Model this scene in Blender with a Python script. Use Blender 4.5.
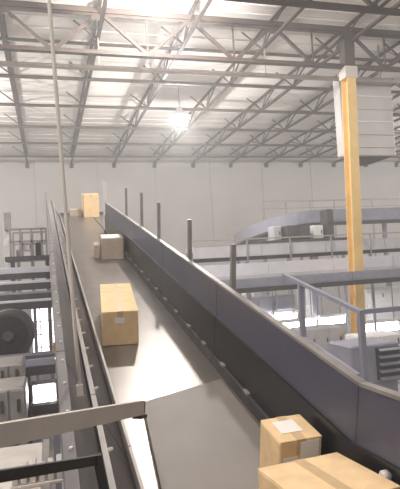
import bpy, math, random
from mathutils import Vector, Matrix
random.seed(7)
for o in list(bpy.data.objects): bpy.data.objects.remove(o)
scene = bpy.context.scene
COL = scene.collection

# ---------------------------------------------------------------- camera
F, CX, CY = 530.0, 200.0, 244.5
ROLL = math.radians(3.3)
H = 6.0                                   # eye height above the hall floor
CAM = Vector((0, 0, H))
def camdir(x, y): return Vector(((x-CX)/F, -(y-CY)/F, -1)).normalized()
AY = camdir(48, 275)                      # the hall's long direction, seen at its vanishing point
e_ = Vector((math.cos(ROLL), math.sin(ROLL), 0))
AX = (e_ - e_.dot(AY)*AY).normalized()
AZ = AX.cross(AY)
C2W = Matrix((AX, AY, AZ))                # camera to world
cam_data = bpy.data.cameras.new('camera')
cam_data.sensor_fit = 'HORIZONTAL'; cam_data.sensor_width = 36.0
cam_data.lens = F*36.0/400.0; cam_data.clip_end = 300; cam_data.clip_start = .05
cam = bpy.data.objects.new('camera', cam_data); COL.objects.link(cam)
cam.matrix_world = Matrix.Translation(CAM) @ C2W.to_4x4()
scene.camera = cam
def ray(x, y): return C2W @ camdir(x, y)
def atY(x, y, Y):
    r = ray(x, y); return CAM + r*(Y/r.y)

# ---------------------------------------------------------------- world and exposure
w = bpy.data.worlds.new('world'); scene.world = w; w.use_nodes = True
bg = w.node_tree.nodes['Background']
bg.inputs[0].default_value = (1.0, .965, .935, 1); bg.inputs[1].default_value = .33
vs = scene.view_settings
vs.view_transform = 'Standard'; vs.look = 'None'; vs.gamma = 1; vs.use_curve_mapping = False
vs.exposure = 0.2

# ---------------------------------------------------------------- materials
def lin(c):
    return tuple(((v/255)/12.92 if v/255 <= .04045 else ((v/255+.055)/1.055)**2.4) for v in c)
def mat(name, rgb, rough=.6, metal=0.0, var=.06, scale=6, spec=.5, bump=0.0, emit=0, stretch=(1,1,1)):
    m = bpy.data.materials.new(name); m.use_nodes = True
    nt = m.node_tree; b = nt.nodes['Principled BSDF']
    c = lin(rgb)
    tc = nt.nodes.new('ShaderNodeTexCoord'); mp = nt.nodes.new('ShaderNodeMapping')
    mp.inputs['Scale'].default_value = stretch
    nz = nt.nodes.new('ShaderNodeTexNoise'); nz.inputs['Scale'].default_value = scale; nz.inputs['Detail'].default_value = 4
    nt.links.new(tc.outputs['Object'], mp.inputs[0]); nt.links.new(mp.outputs[0], nz.inputs['Vector'])
    rp = nt.nodes.new('ShaderNodeValToRGB')
    rp.color_ramp.elements[0].position = .3; rp.color_ramp.elements[1].position = .7
    rp.color_ramp.elements[0].color = tuple(max(0, v*(1-var*2)) for v in c)+(1,)
    rp.color_ramp.elements[1].color = tuple(min(1, v*(1+var*2)) for v in c)+(1,)
    nt.links.new(nz.outputs['Fac'], rp.inputs[0]); nt.links.new(rp.outputs[0], b.inputs['Base Color'])
    b.inputs['Roughness'].default_value = rough; b.inputs['Metallic'].default_value = metal
    b.inputs['Specular IOR Level'].default_value = spec
    if bump:
        bp = nt.nodes.new('ShaderNodeBump'); bp.inputs['Strength'].default_value = bump; bp.inputs['Distance'].default_value = .02
        nt.links.new(nz.outputs['Fac'], bp.inputs['Height']); nt.links.new(bp.outputs[0], b.inputs['Normal'])
    if emit:
        b.inputs['Emission Color'].default_value = c+(1,); b.inputs['Emission Strength'].default_value = emit
    return m
M = {}
M['ceiling'] = mat('roof_deck_paint', (240, 233, 227), .7, var=.03, scale=1.5, stretch=(1, 6, 1))
M['wall'] = mat('wall_panel_paint', (204, 197, 192), .8, var=.03, scale=.6)
M['floor'] = mat('concrete_floor', (176, 168, 160), .5, var=.08, scale=.5)
M['truss'] = mat('brown_steel', (70, 55, 47), .6, var=.1, scale=3)
M['bridging'] = mat('thin_brown_steel', (72, 58, 50), .6, var=.05)
M['pipe'] = mat('grey_pipe', (165, 152, 143), .5, var=.05)
M['railpaint'] = mat('beige_rail_paint', (184, 173, 163), .5, var=.05, scale=4)
M['yellow'] = mat('yellow_paint', (234, 196, 126), .5, var=.05, scale=2)
M['duct'] = mat('pale_sheet_metal', (188, 182, 178), .5, var=.03, scale=2)
M['wallblue'] = mat('blue_grey_wall_paint', (74, 73, 86), .4, var=.08, scale=1.2)
M['wallgrey'] = mat('mid_grey_wall_paint', (96, 90, 90), .5, var=.15, scale=2)
M['palelav'] = mat('very_pale_lavender_paint', (216, 213, 220), .5, var=.03, scale=3)
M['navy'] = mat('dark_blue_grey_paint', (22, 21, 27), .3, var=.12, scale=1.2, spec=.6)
M['belt'] = mat('polished_belt', (134, 126, 120), .31, metal=.58, var=.05, scale=2.5)
M['plate'] = mat('dull_steel_plate', (130, 122, 116), .6, metal=.1, var=.04, scale=3)
M['steel'] = mat('galvanised_steel', (150, 143, 138), .45, metal=.3, var=.08, scale=5)
M['lightsteel'] = mat('pale_painted_steel', (202, 192, 182), .5, var=.05, scale=4)
M['darksteel'] = mat('dark_steel', (72, 66, 66), .5, var=.1, scale=4)
M['black'] = mat('black_rubber', (34, 29, 28), .55, var=.1)
M['cardboard'] = mat('cardboard', (228, 194, 148), .8, var=.05, scale=9)
M['cardboard2'] = mat('greyish_cardboard', (176, 158, 140), .8, var=.05, scale=9)
M['tape'] = mat('packing_tape', (204, 172, 130), .35, var=.03)
M['label'] = mat('white_paper', (236, 230, 222), .7, var=.02)
M['lavender'] = mat('blue_grey_paint', (148, 146, 158), .5, var=.06, scale=3)
M['palegrey'] = mat('pale_grey_paint', (196, 192, 196), .5, var=.05, scale=3)
M['white'] = mat('white_paint', (232, 228, 226), .5, var=.02)
M['rod'] = mat('white_rod', (250, 243, 234), .5, var=.02)
M['lamp'] = mat('lamp_glow', (255, 250, 244), .5, var=0, emit=18)
M['tube'] = mat('strip_light_glow', (250, 250, 255), .5, var=0, emit=14)
M['pane'] = mat('daylit_pane', (246, 246, 252), .3, var=.02, emit=3)
M['slat'] = mat('louvre_dark', (70, 68, 72), .5, var=.05)

# ---------------------------------------------------------------- mesh helpers
class MB:
    def __init__(s): s.v = []; s.f = []
    def hexa(s, p):                        # 8 corners: bottom ring 0-3, top ring 4-7
        n = len(s.v); s.v += [tuple(q) for q in p]
        for f in ((3,2,1,0),(4,5,6,7),(0,1,5,4),(1,2,6,5),(2,3,7,6),(3,0,4,7)): s.f.append(tuple(n+i for i in f))
        return s
    def box(s, lo, hi):
        x0,y0,z0 = lo; x1,y1,z1 = hi
        return s.hexa([(x0,y0,z0),(x1,y0,z0),(x1,y1,z0),(x0,y1,z0),(x0,y0,z1),(x1,y0,z1),(x1,y1,z1),(x0,y1,z1)])
    def cbox(s, lo, hi, c=.01):            # box with chamfered vertical and top edges
        x0,y0,z0 = lo; x1,y1,z1 = hi
        def ring(i, z):
            a,b_,e,g = x0+i, x1-i, y0+i, y1-i
            k = c
            return [(a+k,e,z),(b_-k,e,z),(b_,e+k,z),(b_,g-k,z),(b_-k,g,z),(a+k,g,z),(a,g-k,z),(a,e+k,z)]
        n = len(s.v)
        for r in (ring(c, z0), ring(0, z0+c), ring(0, z1-c), ring(c, z1)): s.v += r
        s.f.append(tuple(n+7-i for i in range(8))); s.f.append(tuple(n+24+i for i in range(8)))
        for L in range(3):
            for i in range(8):
                j = (i+1) % 8
                s.f.append((n+L*8+i, n+L*8+j, n+L*8+8+j, n+L*8+8+i))
        return s
    def beam(s, a, b, wd, ht, up=(0,0,1)):
        a = Vector(a); b = Vector(b); d = (b-a).normalized(); u = Vector(up)
        if abs(d.dot(u)) > .98: u = Vector((0,1,0))
        r = d.cross(u).normalized()*wd/2; u = r.normalized().cross(d).normalized()*ht/2
        return s.hexa([a-r-u, a+r-u, b+r-u, b-r-u, a-r+u, a+r+u, b+r+u, b-r+u])
    def angle(s, a, b, wd, th, up=(0,0,1)): # L or T section member: flange and upright web
        a = Vector(a); b = Vector(b)
        s.beam(a, b, wd, th, up); u = Vector((0,0,th/2+wd*.35))
        s.beam(a+u, b+u, th, wd*.7, up); return s
    def tube(s, pts, r, n=10, caps=True):
        pts = [Vector(p) for p in pts]; base = len(s.v); prev = None
        for i, p in enumerate(pts):
            d = (pts[min(i+1, len(pts)-1)]-pts[max(i-1, 0)]).normalized()
            ref = Vector((0,0,1)) if abs(d.z) < .9 else Vector((1,0,0))
            if prev is None: x = d.cross(ref).normalized()
            else: x = (prev-d*prev.dot(d)).normalized()
            prev = x; y = d.cross(x)
            rr = r[i] if isinstance(r, (list, tuple)) else r
            for k in range(n):
                t = 2*math.pi*k/n; s.v.append(tuple(p+x*rr*math.cos(t)+y*rr*math.sin(t)))
        for i in range(len(pts)-1):
            for k in range(n):
                j = (k+1) % n; a = base+i*n
                s.f.append((a+k, a+j, a+n+j, a+n+k))
        if caps:
            s.f.append(tuple(base+n-1-k for k in range(n))); s.f.append(tuple(base+(len(pts)-1)*n+k for k in range(n)))
        return s
    def build(s, name, m, parent=None, smooth=False):
        me = bpy.data.meshes.new(name); me.from_pydata(s.v, [], s.f); me.update()
        me.materials.append(M[m] if isinstance(m, str) else m)
        if smooth:
            for p in me.polygons: p.use_smooth = len(p.vertices) == 4
        o = bpy.data.objects.new(name, me); COL.objects.link(o)
        if parent is not None: o.parent = parent
        return o
def tag(o, label=None, cat=None, group=None, kind=None):
    if label: o['label'] = label
    if cat: o['category'] = cat
    if group: o['group'] = group
    if kind: o['kind'] = kind
    return o
def empty(name, loc=(0,0,0), rot=None):
    o = bpy.data.objects.new(name, None); COL.objects.link(o); o.empty_display_size = .2
    o.matrix_world = Matrix.Translation(Vector(loc)) @ (rot.to_4x4() if rot else Matrix.Identity(4))
    return o
class Local:                               # builds parts given in world coordinates under an Empty at `loc`
    def __init__(s, name, loc, label, cat, group=None):
        s.o = empty(name, loc); s.loc = Vector(loc); tag(s.o, label, cat, group)
    def add(s, name, mb, m, parent=None, smooth=False):
        mb.v = [tuple(Vector(v)-s.loc) for v in mb.v]
        return mb.build(name, m, parent or s.o, smooth)
def copy_part(o, parent, loc):
    c = o.copy(); COL.objects.link(c); c.parent = parent; c.location = loc; return c

# ================================================================ SETTING
ROOF, YF = H+8.4, 37.8                     # underside of roof, far wall
X0, X1, Y0 = -9.0, 33.0, -4.0
fl = tag(MB().box((X0, Y0, -.2), (X1, YF+.3, 0)).build('floor', 'floor'), kind='structure')
wb = tag(MB().box((X0, YF, 0), (X1, YF+.3, ROOF+.4)).build('wall_back', 'wall'), kind='structure')
for i in range(10):                        # pale wall panels with narrow joints
    x = X0+.04+i*4.2
    MB().cbox((x, YF-.05, .1), (x+4.16, YF+.01, ROOF-.02), .015).build('wall_panel', 'wall', wb)
ce = tag(MB().box((X0, Y0, ROOF+.05), (X1, YF+.3, ROOF+.3)).build('ceiling', 'ceiling'), kind='structure')
JX = [-1.03+2.94*k for k in range(-1, 11)]          # joist lines
PY = [17.4, 20.95, 24.5, 28.05, 31.6, 35.2]         # bridging lines
ys = [Y0, 0, 4, 8, 12, 15]+PY+[YF-.03]
pm = {}
for x in [JX[0]-2.94*2, JX[0]-2.94]+JX:
    for a, b in zip(ys[:-1], ys[1:]):
        L = b-a
        if round(L, 3) not in pm:
            mb = MB().cbox((.02, .02, -.03), (2.92, L-.02, .06), .012)
            for q in range(1, 4): mb.cbox((.06, L*q/4-.05, -.06), (2.88, L*q/4+.05, -.03), .006)
            pm[round(L, 3)] = mb.build('roof_panel', 'ceiling', ce); pm[round(L, 3)].location = (x, a, ROOF)
        else: copy_part(pm[round(L, 3)], ce, (x, a, ROOF))

# ================================================================ ROOF STEEL
ordinal = ['first', 'second', 'third', 'fourth', 'fifth', 'sixth', 'seventh', 'eighth', 'ninth', 'tenth', 'eleventh', 'twelfth']
def girder(Y, label, zt, zb, xa, xb, brace=True):
    G = Local('roof_truss', ((xa+xb)/2, Y, zb), label, 'truss')
    G.add('top_chord', MB().beam((xa, Y, zt), (xb, Y, zt), .2, .17).beam((xa, Y, zt-.12), (xb, Y, zt-.12), .05, .1), 'truss')
    G.add('bottom_chord', MB().beam((xa, Y, zb), (xb, Y, zb), .2, .05).beam((xa, Y, zb+.07), (xb, Y, zb+.07), .06, .11), 'truss')
    x = JX[0]-2.94
    while x < xb+.1:
        m = x+1.47
        if x >= xa:
            G.add('gusset', MB().box((x-.13, Y-.03, zt-.32), (x+.13, Y+.03, zt-.08)), 'truss')
        if m < xb and x >= xa-.1:
            G.add('web', MB().beam((x+.06, Y, zt-.1), (m-.05, Y, zb+.08), .1, .1), 'truss')
            G.add('web', MB().beam((m+.05, Y, zb+.08), (x+2.88, Y, zt-.1), .1, .1), 'truss')
            G.add('strut', MB().beam((m, Y, zb+.08), (m, Y, zt-.1), .05, .05), 'truss')
        x += 2.94
    return G
girder(16.4, 'deep brown steel roof truss crossing the hall at the yellow column', H+8.15, H+6.78, -6.5, 32)
girder(12.65, 'nearest brown roof truss, its bottom chord just entering the top right corner', H+8.15, H+6.9, -6.5, 32)

for k, x in enumerate(JX):
    zt, zb = ROOF-.1, H+7.66
    nm = ordinal[k]
    J = Local('roof_joist', (x, 27, zb), f'open web roof joist running to the far wall, {nm} from the left', 'joist', 'roof joists')
    ya, yb = 13.2, YF-.1
    J.add('bottom_chord', MB().angle((x, ya, zb), (x, yb, zb), .13, .035), 'truss')
    J.add('top_chord', MB().angle((x, ya, zt), (x, yb, zt), .12, .035), 'truss')
    for y in PY:
        for s in (-1, 1):
            J.add('web', MB().beam((x, y+s*.05, zb+.05), (x, min(y+s*1.72, yb), zt-.02), .05, .05), 'bridging')
            J.add('web', MB().beam((x, y+s*.03, zb+.05), (x, y+s*.75, zt-.02), .035, .035), 'bridging')
        s = -1
        J.add('knee_brace', MB().beam((x, y, zb+.05), (x-.75, y, zt-.02), .05, .05), 'bridging')
        if k > 3: J.add('knee_brace', MB().beam((x, y, zb+.05), (x+.6, y, zt-.02), .04, .04), 'bridging')
    J.add('bearing_foot', MB().box((x-.12, YF-.25, zb-.3), (x+.12, YF-.06, zb)), 'truss')
for i, y in enumerate(PY[1:]):
    b = MB().beam((-6.5, y, H+7.6), (32, y, H+7.6), .08, .075).beam((-6.5, y, H+7.66), (32, y, H+7.66), .03, .07)
    tag(b.build('bridging_bar', 'bridging'), f'thin dark bridging bar crossing under the roof joists, {ordinal[i]} one behind the roof truss', 'steel bar', 'bridging bars')
# pipes slung across the hall close to the truss
for (yl, Yp, r, lab, m) in ((64, 17.2, .085, 'pale grey pipe slung across just below the bottom chord of the truss', 'pipe'),
                         (39, 18.5, .06, 'thin brown pipe crossing behind the webs of the roof truss', 'bridging')):
    z = atY(0, yl, Yp).z
    P = Local('overhead_pipe', (8, Yp, z), lab, 'pipe')
    P.add('pipe_run', MB().tube([(-6.5, Yp, z), (32, Yp, z+.1)], r, 10), m, smooth=True)
    for x in JX[::2]: P.add('hanger', MB().beam((x, Yp, z+r*.5), (x, Yp, ROOF-.05), .03, .03), m)

# ---- high-bay lamps
def highbay(x, y, z, label, power):
    L = Local('high_bay_lamp', (x, y, z), label, 'lamp', 'high bay lamps')
    L.add('housing', MB().tube([(x, y, z+.5), (x, y, z+.34), (x, y, z+.3), (x, y, z+.05)], [.12, .16, .2, .5], 20), 'white', smooth=True)
    L.add('lens', MB().tube([(x, y, z+.06), (x, y, z-.02), (x, y, z-.05)], [.47, .47, .34], 20), 'lamp', smooth=True)
    L.add('hook', MB().tube([(x, y, z+.5), (x, y, ROOF-.032)], .02, 6), 'steel')
    ld = bpy.data.lights.new('lamp_light', 'POINT'); ld.shadow_soft_size = .15; ld.energy = power
    ld.color = (1, .97, .935)
    lo = bpy.data.objects.new('lamp_light', ld); COL.objects.link(lo); lo.parent = L.o; lo.location = (0, 0, -.3)
lp = CAM + ray(180, 118)*(6.9/ray(180, 118).z)
highbay(lp.x, lp.y, lp.z, 'round high bay lamp glowing under the roof beyond the truss', 1300)
tl = CAM + ray(160, -17)*(7.7/ray(160, -17).z)
for (x, y, lab, pw_) in ((tl.x, tl.y, 'high bay lamp above the top edge of the picture', 2000), (-3, -2.6, 'added unseen fill lamp over the photographer', 900),
                    (-4.6, 4.5, 'nearer of the added fill lamps beyond the left edge', 1500), (-5.2, 24, 'further of the added fill lamps beyond the left edge', 2000),  # lamps behind the camera and beyond both sides are added fill light
                    (19.5, 12, 'nearer of the added fill lamps beyond the right edge', 1200), (26.5, 24, 'further of the added fill lamps beyond the right edge', 2600)):
    highbay(x, y, tl.z if x == tl.x else lp.z, lab, pw_)

# ---- yellow column, with its ductwork
ct = atY(348.5, 80, 16.4); cb = atY(354, 372, 16.4)
cx = ct.x; tilt = (ct.x-cb.x)/(ct.z-cb.z)*.6
def colx(z): return cx+tilt*(z-ct.z)
Cn = Local('column', (colx(0), 16.4, 0), 'tall yellow steel column rising to the roof truss', 'column')
def csec(z): return colx(z)
def cpart(name, dx0, dx1, dy0, dy1, z0, z1, m):
    a, b = csec(z0), csec(z1)
    return Cn.add(name, MB().hexa([(a+dx0,16.4+dy0,z0),(a+dx1,16.4+dy0,z0),(a+dx1,16.4+dy1,z0),(a+dx0,16.4+dy1,z0),
                            (b+dx0,16.4+dy0,z1),(b+dx1,16.4+dy0,z1),(b+dx1,16.4+dy1,z1),(b+dx0,16.4+dy1,z1)]), m)
zt = H+6.35
cpart('flange', -.175, .175, -.2, -.17, .03, zt, 'yellow'); cpart('flange', -.175, .175, .17, .2, .03, zt, 'yellow')
cpart('web', -.02, .02, -.17, .17, .03, zt, 'yellow'); cpart('base_plate', -.3, .3, -.3, .3, 0, .03, 'steel')
cpart('cap', -.24, .24, -.22, .22, zt, zt+.42, 'lightsteel')
cpart('head_post', -.2, .2, -.15, .15, zt+.42, H+8.1, 'truss')
dl, dr = atY(338, 75, 17.6), atY(396.5, 156, 17.6)
D = Local('air_duct', ((dl.x+dr.x)/2, 18, dr.z), 'large pale grey sheet metal duct hanging behind the yellow column', 'duct')
D.add('casing', MB().cbox((dl.x, 17.6, dr.z), (dr.x, 18.05, dl.z), .04), 'duct')
for q in range(6):
    z = dr.z+(dl.z-dr.z)*(q+.7)/6.3
    D.add('seam_rib', MB().cbox((dl.x+.75, 17.56, z-.025), (dr.x+.015, 17.61, z+.025), .01), 'white' if q in (2, 4) else 'duct')
D.add('corner_post', MB().cbox((dl.x-.04, 17.5, dr.z-.05), (dl.x+.2, 17.6, dl.z), .02), 'duct')
D.add('drop_outlet', MB().hexa([(dl.x+.75,17.8,dr.z-.32),(dl.x+1.2,17.8,dr.z-.3),(dl.x+1.2,18,dr.z-.3),(dl.x+.75,18,dr.z-.32),
                          (dl.x+.6,17.7,dr.z),(dr.x-.1,17.7,dr.z),(dr.x-.1,18.04,dr.z),(dl.x+.6,18.04,dr.z)]), 'darksteel')
for x in (dl.x+.3, dr.x-.3): D.add('hanger', MB().beam((x, 17.85, dl.z), (x, 17.85, ROOF-.04), .05, .05), 'steel')

# ================================================================ INCLINED CONVEYOR
DV = ray(43, 158)                          # up the incline
RV = DV.cross(Vector((0,0,1))).normalized()
NV = RV.cross(DV)
def P(a, h, t): return CAM + RV*a - NV*h + DV*t      # right of eye, below eye (square to belt), along belt
HB, HT, AL, AR = 2.0, 1.185, .5, 1.54
ALT, ART = .055, 1.55                       # tops of the side walls
TK, TE, TR = 2.3, 19.2, 14.4               # start of incline, far end, end of right wall
def back(v, L): return v - Vector((0, L, 0))
K = Local('inclined_conveyor', (P(1, HB, 10).x, P(1, HB, 10).y, 0), 'long steel conveyor with high dark sides climbing to the far end', 'conveyor')
def slab(pts, th, n=NV): return MB().hexa([p-n*th for p in pts]+list(pts))
K.add('belt', slab([P(AL, HB, TK), P(AR, HB, TK), P(AR, HB, TE), P(AL, HB, TE)], .05), 'belt')
b0, b1 = P(AL, HB, TK), P(AR, HB, TK)
K.add('level_belt', slab([back(b0, 3.2), back(b1, 3.2), b1, b0], .05, Vector((0,0,1))), 'belt')
K.add('landing_plate', slab([P(AR+.05, HB, TR), P(2.5, HB, TR), P(2.5, HB, TE), P(AR+.05, HB, TE)], .05), 'belt')
K.add('end_bar', MB().beam(P(AL-.05, HB-.03, TE), P(2.5, HB-.03, TE), .12, .12), 'darksteel')
# right wall in sheets
ts = [TK+(TR-TK)*i/5 for i in range(6)]
for a, b in zip(ts[:-1], ts[1:]):
    g = .006
    q = [P(AR, HB+.12, a+g), P(AR, HB+.12, b-g), P(ART, HT, b-g), P(ART, HT, a+g)]
    o = RV*.04
    pn = K.add('right_side_panel', MB().hexa([q[0], q[0]+o, q[1]+o, q[1], q[3], q[3]+o, q[2]+o, q[2]]), 'wallblue')
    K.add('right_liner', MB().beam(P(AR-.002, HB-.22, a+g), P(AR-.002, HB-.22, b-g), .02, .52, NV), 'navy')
    K.add('right_top_rail', MB().beam(P(ART+.02, HT-.008, a+g), P(ART+.02, HT-.008, b-g), .05, .02, NV), 'steel')
    sk_ = K.add('right_skirt', MB().beam(P(AR-.025, HB-.05, a+g), P(AR-.025, HB-.05, b-g), .024, .1, NV), 'darksteel')
    n = 4
    for i in range(n):
        t = a+(b-a)*(i+.5)/n
        K.add('skirt_clip', MB().beam(P(AR-.028, HB-.11, t-.05), P(AR-.028, HB-.11, t+.05), .03, .02, NV), 'steel', sk_)
    for t in (b-.09,):
        K.add('outer_rib', MB().beam(P(ART+.075, HB, t), P(ART+.075, HT+.02, t), .06, .05), 'darksteel')
q = [P(AR, HB+.12, TK), P(ART, HT, TK)]
o = RV*.04
K.add('right_side_panel', MB().hexa([back(q[0],3.2), back(q[0],3.2)+o, q[0]+o, q[0], back(q[1],3.2), back(q[1],3.2)+o, q[1]+o, q[1]]), 'wallblue')
K.add('right_top_rail', MB().beam(back(P(ART+.02, HT-.008, TK), 3.2), P(ART+.02, HT-.008, TK), .05, .02), 'steel')
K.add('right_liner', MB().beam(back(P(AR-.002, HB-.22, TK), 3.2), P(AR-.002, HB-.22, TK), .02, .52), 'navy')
# slim posts on the outside of the right wall
for t, ht in ((11.15, .62), (9.3, .6), (7.83, .66), (6.05, .72), (4.52, .78)):
    K.add('wall_post', MB().beam(P(1.64, 1.75, t), P(1.64, ht, t), .045, .045, DV), 'steel')
K.add('end_post', MB().beam(P(1.57, HB+.1, TR+.2), P(1.57, .62, TR+.2), .1, .06, DV), 'white')
# left wall, leaning outwards, in sheets with ribs
ts = [.9+(TE-.9)*i/8 for i in range(9)]
for i, (a, b) in enumerate(zip(ts[:-1], ts[1:])):
    g = .006
    q = [P(AL, HB+.05, a+g), P(AL, HB+.05, b-g), P(ALT, HT, b-g), P(ALT, HT, a+g)]
    o = -RV*.035
    pn = K.add('left_side_panel', MB().hexa([q[0]+o, q[0], q[1], q[1]+o, q[3]+o, q[3], q[2], q[2]+o]), 'wallgrey')
    K.add('left_top_rail', MB().beam(P(ALT-.005, HT-.012, a+g), P(ALT-.005, HT-.012, b-g), .05, .03, NV), 'wallgrey')
    for q_ in range(7):
        t = a+(b-a)*(q_+.5)/7
        K.add('rivet', MB().tube([P(ALT+.002, HT-.026, t), P(ALT+.002, HT-.036, t)], [.011, .008], 6), 'lightsteel')
    fr = lambda f, off=.0: (AL+(ALT-AL)*f+.012+off, HB+(HT-HB)*f-.006-off*.4)
    A, Hh = fr(.12); K.add('left_kick_strip', MB().beam(P(A, Hh, a+g), P(A, Hh, b-g), .02, .1, NV), 'lightsteel')
    A, Hh = fr(.62); mr_ = K.add('left_mid_rail', MB().beam(P(A, Hh, a+g), P(A, Hh, b-g), .03, .05, NV), 'steel')
    for q_ in range(6):
        t = a+(b-a)*(q_+.3)/6; A, Hh = fr(.62, .03)
        K.add('bolt', MB().tube([P(A-.01, Hh+.002, t), P(A+.014, Hh-.006, t)], [.014, .011], 6), 'lightsteel', mr_)
# under-frame and trestles
for a in (AL-.1, AR+.02):
    K.add('stringer', MB().beam(P(a, HB+.2, TK), P(a, HB+.2, TE), .08, .22, NV), 'lavender')
for t in (3.0, 7.5, 12.0, 16.5):
    for a in (AL-.1, AR+.02):
        p = P(a, HB+.3, t)
        K.add('support_leg', MB().beam((p.x, p.y, 0), p, .12, .12), 'lavender')
    p, q2 = P(AL-.1, HB+.9, t), P(AR+.02, HB+.9, t)
    K.add('cross_brace', MB().beam(p, q2, .08, .08), 'lavender')
# feed plate lying over the foot of the belt
fp = [P(.55, HB-.05, 2.32), P(AR-.1, HB-.05, 2.32), P(AR-.1, HB-.05, 4.26), P(.69, HB-.05, 4.0)]
fpo = tag(slab(fp, .045).build('feed_plate', 'plate'), 'broad dull grey steel plate lying over the foot of the conveyor belt', 'plate')
# knob on the right wall
kp = P(1.54, 1.5, 1.98)
kb = Local('warning_knob', kp, 'small cream knob on the dark conveyor wall at the bottom right', 'knob')
kb.add('stem', MB().tube([kp+RV*.02, kp-RV*.03], .018, 10), 'steel'); kb.add('cap', MB().tube([kp-RV*.025, kp-RV*.05, kp-RV*.062], [.03, .03, .018], 14), 'lightsteel', smooth=True)

# ================================================================ CARTONS
def carton(label, a, t, dims, yaw, m, labels=(), base=HB, tape=True, level=False):
    pos = P(a, base, t)
    if level: pos.z = P(a, HB, TK).z
    rot = Matrix.Rotation(math.radians(yaw), 3, 'Z') if level else Matrix((RV, DV, NV)).transposed() @ Matrix.Rotation(math.radians(yaw), 3, 'Z')
    e = empty('cardboard_box', pos, rot); tag(e, label, 'box', 'parcels on the conveyor')
    w_, d_, h_ = dims
    MB().cbox((-w_/2, -d_/2, .002), (w_/2, d_/2, h_-.006), .008).build('body', m, e)
    for s in (-1, 1):
        fl_ = MB().cbox((min(s*.003, s*w_/2), -d_/2, h_-.006), (max(s*.003, s*w_/2), d_/2, h_), .0025).build('flap', m, e)
    if tape:
        MB().box((-.03, -d_/2-.001, h_-.0005), (.03, d_/2+.001, h_+.0015)).box((-.03, -d_/2-.002, h_-.09), (.03, -d_/2, h_+.001)).build('tape', 'tape', fl_)
    for (face, u0, v0, u1, v1) in labels:
        if face == 'front': mb = MB().box((-w_/2+u0*w_, -d_/2-.004, v0*h_), (-w_/2+u1*w_, -d_/2-.0008, v1*h_))
        else: mb = MB().box((-w_/2+u0*w_, -d_/2+v0*d_, h_+.0017), (-w_/2+u1*w_, -d_/2+v1*d_, h_+.004))
        mb.build('shipping_label', 'label', e)
    return e
carton('tan cardboard box alone on the middle of the belt, label on its shaded front', .775, 6.15, (.39, 1.3, .38), -5, 'cardboard', (('front', .35, .66, .62, .82),))
carton('greyish square box with a pale top further up the belt', 1.262, 10.75, (.43, .6, .43), -2, 'cardboard2', (('top', .06, .1, .9, .9),), tape=False)
carton('small flat brown parcel tucked beside the greyish square box', .97, 10.85, (.1, .4, .28), -3, 'cardboard2', tape=False)
carton('upright yellowish box standing at the far top end of the conveyor', 1.5, 18.6, (.52, .5, .78), 4, 'cardboard')
carton('low brown box beside the upright yellowish box at the top end', 1.0, 18.85, (.4, .4, .25), 2, 'cardboard2', tape=False)
carton('white labelled box behind the large box at the lower right', 1.348, 2.68, (.27, .28, .36), 1, 'cardboard', (('front', .08, .5, .42, .72), ('front', .48, .55, .92, .96), ('top', .2, .3, .7, .8)), base=HB-.051)
carton('large tan box cut by the bottom edge of the picture', 1.235, 1.97, (.48, .5, .43), 4, 'cardboard', level=True)

# ================================================================ HANGER ROD
ra, rb = atY(49, 0, 3.0), atY(80, 392, 3.0)
sl = (ra-rb)/(ra.z-rb.z)
rt = ra+sl*(ROOF-.06-ra.z)
hr = Local('hanger_rod', rb, 'long thin pale rod hanging down to the left side of the conveyor', 'rod')
hr.add('rod', MB().tube([rb, rt], .0115, 10), 'rod', smooth=True)
hr.add('end_clamp', MB().beam(rb-sl*.02, rb+sl*.04, .035, .03), 'lightsteel')

# ================================================================ NEAR PLATFORM AND HANDRAIL (left)
ZP = H-1.65
pf = Local('platform', (-1.6, 2, ZP), 'pale steel walkway platform under the handrail at lower left', 'platform')
for i in range(8):
    y = -1.2+i*.85
    pf.add('deck_plate', MB().cbox((-3.2, y, ZP-.06), (-.12, y+.84, ZP), .008), 'lightsteel')
pf.add('edge_beam', MB().box((-.12, -1.2, ZP-.25), (-.06, 5.6, ZP+.02)), 'steel')
pf.add('edge_beam', MB().box((-3.28, -1.2, ZP-.25), (-3.2, 5.6, ZP+.02)), 'steel')
for x in (-3.15, -.3):
    for y in (-1, 5.4): pf.add('support_leg', MB().box((x-.06, y-.06, 0), (x+.06, y+.06, ZP-.06)), 'steel')
hA, hB_ = atY(0, 435, 1.45), atY(141, 407.5, 2.25)
hl = hA+(hA-hB_).normalized()*.55
hd = (hB_-hA).normalized()
Hr = Local('handrail', (hl.x, hl.y, ZP), 'thick beige box section handrail with black lower rail crossing at lower left', 'handrail')
Hr.add('top_rail', MB().beam(hl, hB_, .03, .057), 'railpaint')
Hr.add('end_cap', MB().beam(hB_, hB_+hd*.015, .028, .05).beam(hB_-hd*.05-Vector((0,0,.036)), hB_+hd*.015-Vector((0,0,.036)), .04, .014), 'black')
lA, lB = atY(0, 476, 1.5), atY(97, 460, 1.85)
ll = lA+(lA-lB).normalized()*.6
Hr.add('lower_rail', MB().beam(ll, lB, .02, .03), 'black')
Hr.add('bracket_post', MB().beam(lB+Vector((0,0,.017)), lB-Vector((-.05,0,.33)), .03, .03), 'black')
Hr.add('post', MB().beam((hl.x+.03, hl.y+.02, ZP+.002), (hl.x+.03, hl.y+.02, hl.z-.03), .05, .05), 'lightsteel')
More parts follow.
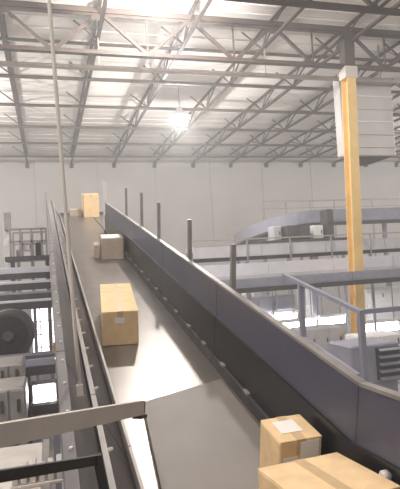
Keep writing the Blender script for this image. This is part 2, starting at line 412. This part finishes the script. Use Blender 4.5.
# pale parts box standing on the platform under the rail
bp_ = CAM + ray(38, 480)*(-1.65/ray(38, 480).z)
tb = Local('parts_tray', (bp_.x, bp_.y, ZP), 'pale tray of small parts on the platform under the black rail', 'tray')
x, y = bp_.x, bp_.y
tb.add('tray_base', MB().cbox((x-.2, y-.15, ZP+.001), (x+.2, y+.15, ZP+.03), .006), 'lightsteel')
for q in range(6): tb.add('divider', MB().cbox((x-.19+q*.068, y-.14, ZP+.03), (x-.145+q*.068, y+.14, ZP+.1+.02*(q % 3)), .006), 'palegrey' if q % 2 else 'lightsteel')

# ================================================================ generic conveyor run crossing the hall
def run(name, xa, xb, Y, ztop, zh, depth, label, cat, side='palegrey', legs=(), zlo=0, rollers=0, belt='plate', edge='darksteel', group=None):
    R_ = Local(name, ((xa+xb)/2, Y+depth/2, zlo), label, cat, group)
    n = max(1, int(round((xb-xa)/2.6)))
    for i in range(n):
        a = xa+(xb-xa)*i/n; b = xa+(xb-xa)*(i+1)/n
        R_.add('side_panel', MB().cbox((a+.008, Y, ztop-zh), (b-.008, Y+.05, ztop), .008), side)
    R_.add('far_panel', MB().box((xa, Y+depth-.05, ztop-zh), (xb, Y+depth, ztop)), side)
    R_.add('bed', MB().box((xa, Y+.05, ztop-zh*.55), (xb, Y+depth-.05, ztop-zh*.4)), belt)
    R_.add('bottom_flange', MB().box((xa, Y-.05, ztop-zh-.14), (xb, Y+.1, ztop-zh)), edge)
    for lx in legs:
        for y in (Y-.06, Y+depth-.04):
            R_.add('leg', MB().box((lx-.05, y-.04, zlo), (lx+.05, y+.04, ztop-zh-.14)), 'lavender')
        R_.add('leg_brace', MB().box((lx-.03, Y, ztop-zh-.6), (lx+.03, Y+depth, ztop-zh-.52)), 'lavender')
    return R_

# ---- right side, level runs
lx = [atY(p, 250, 19.0).x for p in (246, 289, 330, 369)]
z1 = atY(236, 245, 19.0).z
run('crossing_conveyor', 5.2, 19, 19.0, z1, .46, 1.0, 'upper pale level conveyor with a dark lower edge below the curved conveyor', 'conveyor', legs=lx[::3], edge='black')
za = atY(236, 264, 17.6).z
run('crossing_conveyor', 5.0, 18, 17.6, za, .42, 1.0, 'middle very pale level conveyor passing behind the yellow column', 'conveyor', side='palelav', legs=[lx[0]-.6, 17.5], edge='palegrey')
zc = atY(240, 279.5, 15.0).z
run('crossing_conveyor', 4.6, 16.5, 15.0, zc, .27, .8, 'lowest blue grey level conveyor above the bright strip lights', 'conveyor', side='lavender', legs=[5.2, 15.5], belt='darksteel')
# slim uprights over the upper run
ur = Local('guard_rail', (lx[1], 18.9, z1-.7), 'thin grey guard rail posts along the upper level conveyor', 'rail')
for x in lx: ur.add('post', MB().beam((x, 18.86, z1-.7), (x, 18.86, z1+.2), .05, .05), 'lavender')
ur.add('rail', MB().beam((5.2, 18.86, z1+.2), (19, 18.86, z1+.2), .05, .05), 'pipe')

# ---- curved elevated conveyor
path = []
ctrl = [(19.5, 22.0), (16, 22.0), (13, 22.0), (11.5, 22.15), (10.6, 22.8), (10.2, 24.0), (10.1, 26), (10.35, 28.6)]
def catmull(p, n=4):
    out = []
    for i in range(len(p)-1):
        a, b, c, d = p[max(i-1,0)], p[i], p[i+1], p[min(i+2, len(p)-1)]
        for k in range(n):
            t = k/n
            out.append(tuple(.5*((2*b[j])+(-a[j]+c[j])*t+(2*a[j]-5*b[j]+4*c[j]-d[j])*t*t+(-a[j]+3*b[j]-3*c[j]+d[j])*t**3) for j in (0,1)))
    return out+[p[-1]]
cp = catmull(ctrl)
cc = Local('curved_conveyor', (13, 22.5, 0), 'raised conveyor with grey side guards bending away in a curve', 'conveyor')
N_ = len(cp)
def zg(i):
    s = max(0, (i-10)/(N_-11)); return H+2.3-.62*s**1.3
def off(i, w_):
    a = Vector(cp[max(i-1,0)]); b = Vector(cp[min(i+1,N_-1)]); d = (b-a).normalized(); n = Vector((d.y, -d.x))
    return Vector(cp[i])+n*w_
def ribbon(w0, w1, za_, zb_, i0, i1):
    mb = MB()
    for i in range(i0, i1):
        q = [off(i, w0), off(i, w1), off(i+1, w1), off(i+1, w0)]
        zz = [zg(i), zg(i), zg(i+1), zg(i+1)]
        mb.hexa([(p_.x, p_.y, z+za_) for p_, z in zip(q, zz)]+[(p_.x, p_.y, z+zb_) for p_, z in zip(q, zz)])
    return mb
for i in range(0, N_-1, 2):
    cc.add('near_guard', ribbon(-.04, .0, -.58, 0, i, min(i+2, N_-1)), 'lavender')
    cc.add('far_guard', ribbon(1.0, 1.04, -.58, 0, i, min(i+2, N_-1)), 'lavender')
cc.add('belt', ribbon(0.01, .99, -.42, -.38, 0, N_-1), 'darksteel')
cc.add('under_tray', ribbon(-.02, 1.02, -.68, -.6, 0, N_-1), 'darksteel')
for i in (4, 10, 16, 22):
    p_ = off(i, .5)
    cc.add('support_post', MB().box((p_.x-.08, p_.y-.08, 0), (p_.x+.08, p_.y+.08, zg(i)-.68)), 'lavender')
# drive unit and hanging boxes in the shade under the curve
def pbox(name, x0, y0, x1, y1, Y, depth, m, label, cat, legs=True, details=None, group=None, floor=0.0, doors=0):
    """machine housing with frame, seen between two picture corners, standing at distance Y"""
    a, b = atY(x0, y0, Y), atY(x1, y1, Y)
    xa, xb = a.x, b.x; zb, zt_ = atY((x0+x1)/2, y1, Y).z, atY((x0+x1)/2, y0, Y).z
    if legs is False: zb = floor+.001
    B = Local(name, ((xa+xb)/2, Y+depth/2, floor), label, cat, group)
    B.add('body', MB().cbox((xa, Y, zb), (xb, Y+depth, zt_), min(.03, (zt_-zb)*.2)), m)
    if legs == 'plinth':
        B.add('plinth', MB().cbox((xa+.05, Y+.05, floor), (xb-.05, Y+depth-.05, zb+.01), .02), m)
        for z in (zb*.33, zb*.66): B.add('plinth_band', MB().cbox((xa+.03, Y+.03, z-.03), (xb-.03, Y+depth-.03, z+.03), .01), 'lavender')
    elif legs:
        for x in (xa+.06, xb-.06):
            for y in (Y+.06, Y+depth-.06):
                B.add('leg', MB().box((x-.04, y-.04, floor), (x+.04, y+.04, zb+.01)), 'lavender')
    for i in range(doors):
        q0 = xa+(xb-xa)*(i+.06)/doors; q1 = xa+(xb-xa)*(i+.94)/doors
        dr_ = B.add('door', MB().cbox((q0, Y-.025, zb+(zt_-zb)*.08), (q1, Y+.005, zb+(zt_-zb)*.92), .008), m)
        B.add('handle', MB().box((q1-.1, Y-.05, (zb+zt_)/2-.08), (q1-.06, Y-.02, (zb+zt_)/2+.08)), 'darksteel', dr_)
    if details: details(B, xa, xb, zb, zt_, Y)
    return B
YB = 239; ZD = atY(300, YB, 20.7).z-.02
ed = Local('equipment_deck', (12, 21, 0), 'narrow dark deck carrying the small units under the curved conveyor', 'platform')
ed.add('deck', MB().box((8.6, 20.5, ZD-.1), (13.4, 21.6, ZD)), 'darksteel')
ed.add('front_beam', MB().box((8.6, 20.44, ZD-.2), (13.4, 20.5, ZD)), 'darksteel')
for x in (10.9, 13.0):
    for y in (20.6, 21.5): ed.add('leg', MB().box((x-.05, y-.05, 0), (x+.05, y+.05, ZD-.1)), 'lavender')
pbox('drive_unit', 286, 225, 311, YB, 20.6, .9, 'darksteel', 'dark drive unit under the curved conveyor', 'machine', doors=2, legs=False, floor=ZD)
pbox('drive_unit', 326, 209, 335, YB, 20.8, .6, 'darksteel', 'narrow dark upright unit just left of the yellow column', 'machine', doors=1, legs=False, floor=ZD)
pbox('machine_cabinet', 313, 225, 324, YB, 20.9, .6, 'white', 'small white cabinet under the curved conveyor', 'cabinet', doors=1, legs=False, floor=ZD)
pbox('machine_cabinet', 273, 226, 282, YB, 20.9, .6, 'palegrey', 'small pale cabinet at the start of the curve', 'cabinet', doors=1, legs=False, floor=ZD)
# thin far catwalk railing above the curve
g = Local('catwalk_railing', (14, 27, H+2.0), 'thin pale catwalk railing showing above the curved conveyor', 'railing')
za_, zb_ = atY(300, 201, 27).z, atY(300, 208, 27).z
xs_ = [atY(p, 205, 27).x for p in (262, 286, 310, 334, 372, 410)]
g.add('top_rail', MB().beam((xs_[0], 27, za_), (xs_[-1], 27, za_), .07, .07), 'pipe')
g.add('mid_rail', MB().beam((xs_[0], 27, zb_), (xs_[-1], 27, zb_), .05, .05), 'pipe')
for x in xs_: g.add('post', MB().box((x-.035, 26.97, H-.6), (x+.035, 27.03, za_)), 'pipe')
g.add('catwalk_deck', MB().box((xs_[0]-.2, 26.9, H-.8), (xs_[-1]+.2, 28.2, H-.6)), 'lavender')
for x in (xs_[0], xs_[-1]): g.add('leg', MB().box((x-.07, 27.4, 0), (x+.07, 27.6, H-.8)), 'lavender')

# ---- lower storey on the right: lit bay
def strip(x0, y0, x1, y1, Y, label):
    a, b = atY(x0, y0, Y), atY(x1, y1, Y)
    zb, zt_ = atY((x0+x1)/2, y1, Y).z, atY((x0+x1)/2, y0, Y).z
    S = Local('strip_light', ((a.x+b.x)/2, Y, zb), label, 'light', 'strip lights in the lower bay')
    S.add('tray', MB().cbox((a.x-.05, Y-.02, zt_-.04), (b.x+.05, Y+.3, zt_+.08), .015), 'white')
    S.add('tube', MB().cbox((a.x, Y+.02, zb), (b.x, Y+.26, zt_-.04), .03), 'tube')
    for x in (a.x+.15, b.x-.15): S.add('hanger', MB().box((x-.015, Y+.12, zt_+.08), (x+.015, Y+.16, H-.9)), 'steel')
strip(275, 313, 298, 319, 20.42, 'upper left strip light in the lit lower bay on the right')
strip(272, 322, 300, 332, 19.6, 'broad bright strip light low in the right bay, nearest the conveyor wall')
strip(304, 318, 317, 326, 20.2, 'short bright strip light between the handrail post and the column')
strip(321, 316, 346, 324, 20.0, 'strip light glowing directly left of the yellow column in the lower bay')
strip(360, 322, 400, 332, 19.0, 'strip light right of the yellow column at the picture edge')
pbox('machine_cabinet', 258, 296, 296, 311, 20.85, .8, 'lavender', 'blue grey cabinet under the lowest conveyor', 'cabinet', doors=2, legs='plinth')
pbox('machine_cabinet', 238, 294, 256, 318, 23.8, 1.0, 'white', 'tall white cabinet close to the conveyor wall in the lower bay', 'cabinet', doors=1, legs='plinth')
pbox('machine_cabinet', 302, 328, 344, 352, 17.0, 1.0, 'palegrey', 'wide pale cabinet in the lower bay left of the column', 'cabinet', doors=3, legs='plinth')
pbox('machine_cabinet', 304, 288, 316, 306, 22.2, .8, 'white', 'small white cabinet seen behind the handrail post', 'cabinet', doors=1, legs='plinth')
pbox('machine_cabinet', 360, 335, 402, 350, 14.2, .9, 'white', 'white cabinet right of the column near the picture edge', 'cabinet', doors=2, legs='plinth')
pbox('machine_cabinet', 366, 288, 404, 302, 21, 1, 'white', 'bright white cabinet high at the right edge of the lower bay', 'cabinet', doors=2, legs='plinth')
# louvred unit
def louvre(B, xa, xb, zb, zt_, Y):
    fa = xa+(xb-xa)*.5
    B.add('louvre_frame', MB().box((fa, Y-.05, zb+.1*(zt_-zb)), (xb-.03, Y-.002, zt_-.1*(zt_-zb))), 'slat')
    n = 5
    for i in range(n):
        z = zb+(zt_-zb)*(.14+.72*i/(n-1))
        B.add('slat', MB().hexa([(fa+.03,Y-.12,z-.03),(xb-.06,Y-.12,z-.03),(xb-.06,Y-.05,z+.005),(fa+.03,Y-.05,z+.005),
                             (fa+.03,Y-.12,z-.015),(xb-.06,Y-.12,z-.015),(xb-.06,Y-.05,z+.02),(fa+.03,Y-.05,z+.02)]), 'lavender')
pbox('ventilation_unit', 350, 344, 402, 384, 9.5, .9, 'lavender', 'blue grey ventilation unit with dark louvres at the right edge', 'vent', details=louvre, legs='plinth')

# ---- handrail of the walkway outside the right wall
A2, HT2, HM2 = 2.2, 1.12, 1.61
wr = Local('walkway_handrail', P(A2, 2.2, 4), 'grey sloping handrail outside the right conveyor wall before the yellow column', 'handrail')
wr.add('top_rail', MB().beam(P(A2, HT2, 3.28), P(A2, HT2, 4.62), .035, .03, NV), 'lavender')
wr.add('mid_rail', MB().beam(P(A2, HM2, 3.28), P(A2, HM2, 4.35), .03, .03, NV), 'lavender')
wr.add('toe_board', MB().beam(P(A2, HM2+.16, 3.28), P(A2, HM2+.16, 4.4), .03, .1, NV), 'lavender')
for t in (3.3, 4.27):
    p = P(A2, HT2, t); wr.add('post', MB().beam((p.x, p.y, p.z-1.5), p, .04, .04, (0,1,0)), 'lavender')
p = P(A2, HT2, 3.3); wr.add('return_rail', MB().beam(p, p+Vector((1.6, 0, .0)), .035, .035), 'lavender')
p1 = p+Vector((1.6, 0, 0)); wr.add('post', MB().beam((p1.x, p1.y, p1.z-1.5), p1, .06, .06, (0,1,0)), 'lavender')
zw = p.z-1.5
wk = Local('walkway', (3.0, 3.4, zw), 'grey walkway deck outside the right conveyor wall', 'walkway')
wk.add('deck', MB().box((1.75, 2.6, zw-.08), (4.2, 4.4, zw)), 'lavender')
for x in (1.85, 4.1):
    for y in (2.7, 4.3): wk.add('leg', MB().box((x-.05, y-.05, 0), (x+.05, y+.05, zw-.08)), 'lavender')

# ================================================================ LEFT SIDE, multi-level conveyors
XR = .05                                   # everything ends left of the inclined conveyor
def runL(y_top, y_bot, Y, label, side, depth=1.0, edge='darksteel', legs=(-3.2,), belt='darksteel'):
    zt_ = atY(25, y_top, Y).z; zb = atY(25, y_bot, Y).z
    return run('crossing_conveyor', -4.6, XR, Y, zt_, max(.05, zt_-zb-.14), depth, label, 'conveyor', side=side, legs=legs, edge=edge, belt=belt)
runL(267, 279, 13.5, 'topmost pale conveyor level left of the incline, under the small railed platform', 'palelav')
runL(281, 290, 12.4, 'second pale conveyor level left of the incline', 'palelav', depth=.9)
runL(292, 300, 11.96, 'dark conveyor level sandwiched between two pale ones at left', 'lavender', depth=.28)
runL(300, 309, 11.6, 'lowest pale conveyor level over the bright window at left', 'palelav', depth=.26)
# small platform with railing
Yp = 14.2
pt = atY(25, 256, Yp).z
sp = Local('service_platform', (-.5, Yp+.6, 0), 'small platform with square steel railing at mid left', 'platform')
xa, xb = atY(11, 255, Yp).x, atY(47, 255, Yp).x
sp.add('deck', MB().box((xa-.15, Yp, pt-.12), (xb+.1, Yp+1.2, pt)), 'darksteel')
for yy in (Yp+.04, Yp+1.16):
    for f in (0, .27, .58, .87, 1):
        x = xa+(xb-xa)*f; sp.add('railing_post', MB().box((x-.025, yy-.025, pt), (x+.025, yy+.025, atY(25, 229, Yp).z)), 'steel')
    for yl in (229, 241.5):
        z = atY(25, yl, Yp).z; sp.add('rail', MB().beam((xa, yy, z), (xb, yy, z), .05, .05), 'steel')
for x in (xa, xb): sp.add('leg', MB().box((x-.05, Yp+.5, 0), (x+.05, Yp+.6, pt-.12)), 'steel')
def plcd(name, x0, y0, x1, y1, Y, depth, m, label, cat, **k): return pbox(name, x0, y0, x1, y1, Y, depth, m, label, cat, **k)
plcd('control_box', 35, 242, 42, 255.5, Yp+.4, .3, 'darksteel', 'dark control box standing on the railed platform', 'box', legs=False, doors=1, floor=pt)
plcd('machine_cabinet', 15, 242, 34, 251, Yp+2.2, .6, 'white', 'white cabinet glimpsed behind the platform railing', 'cabinet', doors=2)
# loudspeaker-like dark panel on pale post
q0 = atY(7, 258, 15.5)
sg = Local('signal_post', (q0.x, 15.5, 0), 'pale post with a dark grey panel left of the railed platform', 'post')
sg.add('post', MB().box((q0.x-.07, 15.43, 0), (q0.x+.07, 15.57, atY(7, 222, 15.5).z)), 'white')
sg.add('panel', MB().cbox((atY(4, 212, 15.4).x, 15.33, atY(7, 231, 15.4).z), (atY(10.5, 212, 15.4).x, 15.43, atY(7, 212, 15.4).z), .02), 'steel')
# dark round machine drum
c = atY(8, 336, 10.6)
dm = Local('machine_drum', (c.x, 11, 0), 'dark rounded machine housing under the left conveyors', 'machine')
dm.add('housing', MB().tube([(c.x, 10.7, c.z), (c.x, 10.75, c.z), (c.x, 11.4, c.z)], [.42, .47, .47], 28), 'darksteel', smooth=True)
dm.add('rim', MB().tube([(c.x, 10.67, c.z), (c.x, 10.7, c.z)], .36, 28), 'black')
dm.add('hub', MB().tube([(c.x, 10.6, c.z), (c.x, 10.67, c.z)], .1, 14), 'darksteel')
dm.add('stand', MB().box((c.x-.35, 10.75, 0), (c.x+.35, 11.35, c.z-.3)), 'darksteel')
# tall lit window far behind at lower left
wA, wB = atY(31, 309, 20), atY(59, 359, 20)
wn = empty('window_1', (wA.x, 20, wB.z)); tag(wn, 'bright daylit window grid at lower left', kind='structure')
ww, wh = wB.x-wA.x, wA.z-wB.z
MB().box((-.1, .0, -.1), (ww+.1, .06, 0)).box((-.1, 0, wh), (ww+.1, .06, wh+.1)).box((-.1, 0, 0), (0, .06, wh)).box((ww, 0, 0), (ww+.1, .06, wh)).build('window_frame', 'palegrey', wn)
for i in range(3):
    for j in range(4):
        MB().cbox((ww*i/3+.02, .02, wh*j/4+.02), (ww*(i+1)/3-.02, .05, wh*(j+1)/4-.02), .006).build('pane', 'pane', wn)
pw = tag(MB().box((-6, 20.05, 0), (wA.x-.1, 20.2, H-.6)).box((wB.x+.1, 20.05, 0), (1.0, 20.2, H-.6)).box((wA.x-.1, 20.05, 0), (wB.x+.1, 20.2, wB.z-.1)).box((wA.x-.1, 20.05, wA.z+.1), (wB.x+.1, 20.2, H-.6)).build('wall_partition', 'palegrey'), kind='structure')
plcd('yellow_bin', 52, 344, 57, 358, 13.5, .4, 'yellow', 'small yellow bin in front of the bright window', 'bin', doors=0, legs=False, floor=atY(55,358,13.5).z)
# lower level bench, panel and light
runL(360, 376, 9.6, 'low blue grey conveyor level below the dark machine housing', 'lavender', legs=(-3.2,), depth=.85)
plcd('machine_cabinet', -6, 364, 24, 386, 8.4, .8, 'steel', 'brownish cabinet at the left edge above the handrail', 'cabinet', doors=2)
plcd('machine_cabinet', -8, 388, 27, 424, 7.4, .8, 'steel', 'lower brownish cabinet at the left edge touching the handrail', 'cabinet', doors=2)
a, b = atY(33, 386, 8.6), atY(56, 400, 8.6)
S = Local('work_lamp', ((a.x+b.x)/2, 8.6, b.z), 'glaring white work lamp beside the handrail at lower left', 'light')
S.add('housing', MB().cbox((a.x-.04, 8.6, b.z-.04), (b.x+.04, 8.8, a.z+.04), .02), 'darksteel')
S.add('lens', MB().cbox((a.x, 8.57, b.z), (b.x, 8.61, a.z), .012), 'tube')
S.add('stand', MB().box(((a.x+b.x)/2-.04, 8.68, atY(45, 403, 8.3).z), ((a.x+b.x)/2+.04, 8.76, b.z-.03)), 'darksteel')
plcd('machine_cabinet', 30, 403, 60, 415, 8.3, .7, 'darksteel', 'dark box under the glaring work lamp', 'cabinet', doors=1)

# ================================================================ HAZE in the hall air
hz = bpy.data.materials.new('hall_haze'); hz.use_nodes = True
nt = hz.node_tree; nt.nodes.remove(nt.nodes['Principled BSDF'])
vsn = nt.nodes.new('ShaderNodeVolumeScatter'); vsn.inputs['Density'].default_value = .0105
vsn.inputs['Color'].default_value = (.98, .96, .95, 1); vsn.inputs['Anisotropy'].default_value = .2
nt.links.new(vsn.outputs[0], nt.nodes['Material Output'].inputs['Volume'])
tag(MB().box((X0-1, Y0-1, -.5), (X1+1, YF+.6, ROOF+.6)).build('haze', hz), 'pale haze filling the hall air', 'haze', kind='stuff')
